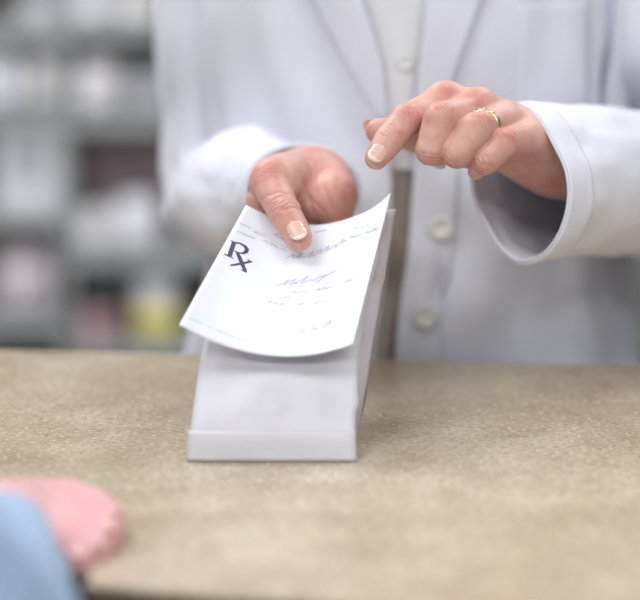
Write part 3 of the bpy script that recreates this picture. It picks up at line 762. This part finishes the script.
ks = blend([cone((KX - .07, KY, .98), (KX + .07, KY, .98), .125, .125), cone((KX - .06, KY, 1.24), (KX + .06, KY, 1.24), .118, .118), cone((KX - .12, KY, 1.385), (KX + .12, KY, 1.385), .068, .068),
            cone(KS, KE, .060, .052), cone(KE, KE + (KW - KE) * .74, .052, .041), cone((KX - .16, KY, 1.37), (KX - .21, KY + .02, 1.10), .060, .054), cone((KX - .21, KY + .02, 1.10), (KX - .20, KY + .10, .88), .052, .038)], .02)
kwf = lambda p: np.maximum(ks(p) + .003 * np.sin(p[..., 0] * 60 + p[..., 1] * 45 + 3 * np.sin(p[..., 2] * 40)), -cone(KE + (KW - KE) * .80, KE + (KW - KE) * 1.2, .029, .032)(p))
Pt, Ft = surface_net(kwf, V(KX - .34, KY - .22, .80), V(KX + .44, KY + .40, 1.47), .008)
mesh_obj('blue_shirt', Pt, Ft, M['blue'], cust)
tr = blend([cone((KX - .07, KY, .92), (KX + .07, KY, .92), .118, .118)] + [cone((KX + s * .088, KY, .90), (KX + s * .092, KY - .01, .09), .096, .060) for s in (-1, 1)], .03)
Pt, Ft = surface_net(lambda p: tr(p), V(KX - .26, KY - .2, .02), V(KX + .26, KY + .2, 1.08), .012)
mesh_obj('trousers', Pt, Ft, M['navy'], cust)
hk = blend([ell((KX, KY + .01, 1.635), (.086, .104, .095)), ell((KX, KY - .03, 1.60), (.08, .06, .08))], .03)
Pt, Ft = surface_net(lambda p: np.maximum(hk(p), -(ell((KX, KY + .11, 1.57), (.062, .075, .075))(p))), V(KX - .12, KY - .14, 1.45), V(KX + .12, KY + .16, 1.76), .007)
mesh_obj('hair', Pt, Ft, M['hair'], cust)

# ------------------------------------------------------------------ counter
cnt = empty('service_counter', (0, 1.2, 0), 'long pharmacy counter with speckled tan top and curved front edge', 'counter')
fe = [onz(165, 591), onz(82, 570)]
ctrl = [V(1.9, .78, 0), V(.9, .80, 0), V(.35, .855, 0), V(fe[0][0], fe[0][1], 0), V(fe[1][0], fe[1][1], 0), V(-.24, 1.055, 0), V(-.42, 1.105, 0), V(-.8, 1.13, 0), V(-1.7, 1.13, 0)]
front = []
for k in range(len(ctrl) - 1):
    for q in range(12): front.append(interp(range(len(ctrl)), ctrl, k + q / 12))
front.append(ctrl[-1])
bl, br = onz(0, 350), onz(640, 366)
sl = (br[1] - bl[1]) / (br[0] - bl[0]); byk = lambda x: bl[1] + sl * (x - bl[0])
back = [V(x, byk(x), 0) for x in np.linspace(-1.7, 1.9, 10)]
loop = front + back
def slab(name, loop, z0, z1, mat, parent, bev=0.):
    bm = bmesh.new(); a = [bm.verts.new((p[0], p[1], z0)) for p in loop]; b = [bm.verts.new((p[0], p[1], z1)) for p in loop]
    n = len(loop); f1 = bm.faces.new(a); f2 = bm.faces.new(b)
    for i in range(n): bm.faces.new((a[i], a[(i+1) % n], b[(i+1) % n], b[i]))
    if bev:
        bmesh.ops.bevel(bm, geom=[e for e in f2.edges], offset=bev, segments=3, affect='EDGES')
    return from_bm(name, bm, mat, parent)
slab('countertop', loop, TOP - .003, TOP, M['counter'], cnt, .001)
edge_loop = [p + V(0, .0008, 0) for p in front] + [p - V(0, .0008, 0) for p in back]
slab('edge_band', edge_loop, TOP - .042, TOP - .003, M['dark_edge'], cnt)
inner = [p + V(0, .10, 0) for p in front] + [p - V(0, .14, 0) for p in back]
slab('front_panel', inner, .08, TOP - .042, M['panel'], cnt)
kick = [p + V(0, .14, 0) for p in front] + [p - V(0, .18, 0) for p in back]
slab('kickboard', kick, 0, .08, M['dark_edge'], cnt)

# ------------------------------------------------------------------ room
def plane(name, c, s, mat, kind='structure'): o = box(name, c, s, mat); o['kind'] = kind; return o
plane('floor', (0, 1.0, -.05), (6.4, 7.6, .1), M['floor'])
plane('ceiling', (0, 1.0, 2.85), (6.4, 7.6, .1), M['ceil'])
plane('wall_back', (0, 4.75, 1.4), (6.4, .1, 2.8), M['wall'])
plane('wall_left', (-3.15, 1.0, 1.4), (.1, 7.4, 2.8), M['wall'])
plane('wall_right', (3.15, 1.0, 1.4), (.1, 7.4, 2.8), M['wall'])
plane('wall_front', (0, -2.75, 1.4), (6.4, .1, 2.8), M['wall'])
for i, (x, y, w, d, e) in enumerate(LIGHTS := [(-1.0, .35, 1.2, .6, 38), (.9, .35, 1.2, .6, 24), (-1.0, 2.3, 1.2, .6, 72), (.9, 2.3, 1.2, .6, 40), (-1.0, -1.4, 1.2, .6, 74), (.9, -1.4, 1.2, .6, 60)]):
    sides = ('left', 'right')[i % 2]; rowp = ('above the counter front', 'between counter and shelves', 'over the customer area')[i // 2]
    t = empty('ceiling_light', (x, y, 2.8), 'flat white ceiling light panel %s, the %s one of its row' % (rowp, sides), 'ceiling light', 'ceiling light panels')
    box('light_frame', (x, y, 2.79), (w + .05, d + .05, .02), M['ceil'], t)
    box('diffuser', (x, y, 2.775), (w, d, .012), emit('diffuser_glow', (.95, .97, 1), e * .06), t)
    l = bpy.data.lights.new('panel', 'AREA'); l.shape = 'RECTANGLE'; l.size = w; l.size_y = d; l.energy = e; l.color = (.95, .97, 1.0)
    lo = bpy.data.objects.new('panel_light', l); C.objects.link(lo); lo.location = (x, y, 2.765)

# ------------------------------------------------------------------ shelving with stock
SD = 3.45; S_D = .36
def sx(px, y=SD): return ony(px, 200, y)[0]
def sz(py, y=SD): return ony(100, py, y)[2]
def bay(x0, x1, shelves, label):
    t = empty('shelving_unit', ((x0 + x1) / 2, SD + S_D / 2, 0), label, 'shelving', 'steel shelving behind the counter')
    box('back_panel', ((x0 + x1) / 2, SD + S_D - .005, 1.05), (x1 - x0 - .02, .01, 2.08), M['shelf_back'], t)
    for x in (x0 + .004, x1 - .004): box('upright', (x, SD + S_D / 2, 1.05), (.008, S_D, 2.1), M['shelf'], t, .002)
    for zv in shelves: box('shelf_board', ((x0 + x1) / 2, SD + S_D / 2, zv - .013), (x1 - x0 - .018, S_D - .01, .024), M['shelf'], t, .003)
    return t
xd = sx(64)
SA = [.12, .36, sz(321), sz(213), sz(112), sz(28), 1.42, 1.68, 1.95]
SB = [.12, .34, sz(347), sz(254), sz(117), sz(26), 1.42, 1.68, 1.95]
bay(xd - .95, xd, SA, 'steel shelving unit at the photo left edge, holding white boxes and pouches')
bay(xd, xd + .95, SB, 'steel shelving unit directly behind the person in the lab coat')
def pouch(x0, x1, zb_, h, mat, label, cat='packet', dy=.02, dep=.2, grp='white packets on the shelves'):
    """soft filled packet with pinched top seam"""
    cx, w = (x0 + x1) / 2, (x1 - x0) / 2; rws = []; sd = random.random() * 50
    for j in range(17):
        t = j / 16; k = (min(1, t * 6 + .55)) * (1 - t ** 3.2 * .85); wx = w * (1 - .08 * t ** 2) * (.9 + .1 * min(1, t * 6))
        row = []
        for i in range(28):
            a = 2 * math.pi * i / 28; c_, s_ = math.cos(a), math.sin(a)
            ex = lambda q, e: math.copysign(abs(q) ** e, q)
            nz_ = 1 + .07 * mnoise.noise(Vector((c_ * 1.5 + sd, s_ * 1.5, t * 3)))
            row.append(V(cx + wx * ex(c_, .55) * nz_, SD + dy + dep / 2 + dep / 2 * k * ex(s_, .7) * nz_, zb_ + .0008 + h * t * (1 - .06 * abs(c_) * t)))
        rws.append(row)
    o = grid_obj('packet', rws, mat, None, True)
    bm = bmesh.new(); bm.from_mesh(o.data)
    bmesh.ops.holes_fill(bm, edges=[e for e in bm.edges if e.is_boundary]); bm.to_mesh(o.data); bm.free()
    return tag(o, label, cat, grp)
def carton(x0, x1, zb_, h, mat, label, lid=None, dy=.03, dep=.22, cat='box', name='carton'):
    t = empty(name, ((x0 + x1) / 2, SD + dy + dep / 2, zb_), label, cat, 'cartons on the shelves')
    box('box_body', ((x0 + x1) / 2, SD + dy + dep / 2, zb_ + h * .5 + .0006), (x1 - x0, dep, h), mat, t, .003)
    box('end_label', ((x0 + x1) / 2, SD + dy - .0006, zb_ + h * .55), ((x1 - x0) * .6, .001, h * .4), lid or M['warm_pack'], t)
    return t
def row(px0, px1, shelf, pyt): return sx(px0), sx(px1), shelf, sz(pyt) - shelf
pouch(*row(66, 110, SB[5], -14), M['white_pack'], 'white packet on the top shelf in view, nearest the divider')
pouch(*row(112, 158, SB[5], -10), M['warm_pack'], 'off-white packet on the top shelf in view, next to the white sleeve')
carton(*row(24, 60, SA[5], -6), M['grey_pack'], 'grey white carton on the top shelf in view, left of the divider', M['white_pack'])
pouch(*row(-22, 23, SA[4], 36), M['white_pack'], 'bright white packet on the second shelf at the photo edge')
pouch(*row(25, 61, SA[4], 40), M['warm_pack'], 'cream packet on the second shelf just left of the divider')
pouch(*row(66, 123, SB[4], 46), M['warm_pack'], 'plump cream packet on the second shelf just right of the divider')
pouch(*row(125, 168, SB[4], 64), M['grey_pack'], 'greyish packet on the second shelf beside the white sleeve')
carton(*row(-8, 60, SA[3], 122), M['white_pack'], 'large white carton on the third shelf at the photo left edge', M['grey_pack'])
carton(*row(74, 172, SB[3], 138), M['mauve'], 'wide mauve carton standing behind white packets', M['mauve'], .16, .17)
pouch(*row(68, 108, SB[3], 214), M['warm_pack'], 'low off-white packet in front of the mauve carton, by the divider', dep=.12)
pouch(*row(110, 154, SB[3], 202), M['white_pack'], 'taller white packet in front of the mauve carton', dep=.12)
pouch(*row(-18, 52, SA[2], 240), M['rose_pack'], 'pale rose and white packet on the lowest shelf at the photo edge', grp='white packets on the shelves')
carton(*row(70, 118, SB[2], 276), M['darkbin'], 'charcoal storage box on the lowest shelf in view', M['teal'], .12, .2)
carton(*row(78, 106, SB[2], 318), M['pink_pack'], 'small pink carton in front of the charcoal box', M['rose_pack'], .01, .09)
# yellow and white tub
def tub(px0, px1, zb_, pyt, label):
    x0, x1 = sx(px0), sx(px1); r = (x1 - x0) / 2; h = sz(pyt) - zb_; c = V((x0 + x1) / 2, SD + .03 + r, zb_)
    t = empty('plastic_tub', c, label, 'tub')
    def lathe(name, pr, mat):
        G = [[c + V(rr * math.cos(a), rr * math.sin(a), zz) for a in np.linspace(0, 2*math.pi, 40, endpoint=False)] for rr, zz in pr]
        return grid_obj(name, G, mat, t, True)
    lathe('tub_body', [(.001, .001), (r * .94, .001), (r * .97, .006), (r * .97, h * .8), (r * .8, h * .86), (r * .8, h * .88)], M['white_pack'])
    lathe('yellow_band', [(r * .975, .012), (r, .013), (r, h * .45), (r * .975, h * .455)], M['yellow'])
    lathe('lid', [(r * .84, h * .86), (r * .86, h * .87), (r * .86, h * .985), (r * .82, h), (.001, h)], M['grey_pack'])
tub(127, 176, SB[2], 270, 'round white tub with a yellow lower band, standing on the lowest shelf in view')

# ------------------------------------------------------------------ world and view
w = bpy.data.worlds.new('world'); bpy.context.scene.world = w; w.use_nodes = True
w.node_tree.nodes['Background'].inputs[0].default_value = (.8, .88, 1, 1); w.node_tree.nodes['Background'].inputs[1].default_value = .3
vs_ = bpy.context.scene.view_settings
vs_.view_transform = 'Standard'; vs_.look = 'None'; vs_.gamma = 1; vs_.use_curve_mapping = False; vs_.exposure = -1.03
bpy.context.scene.cycles.max_bounces = 8
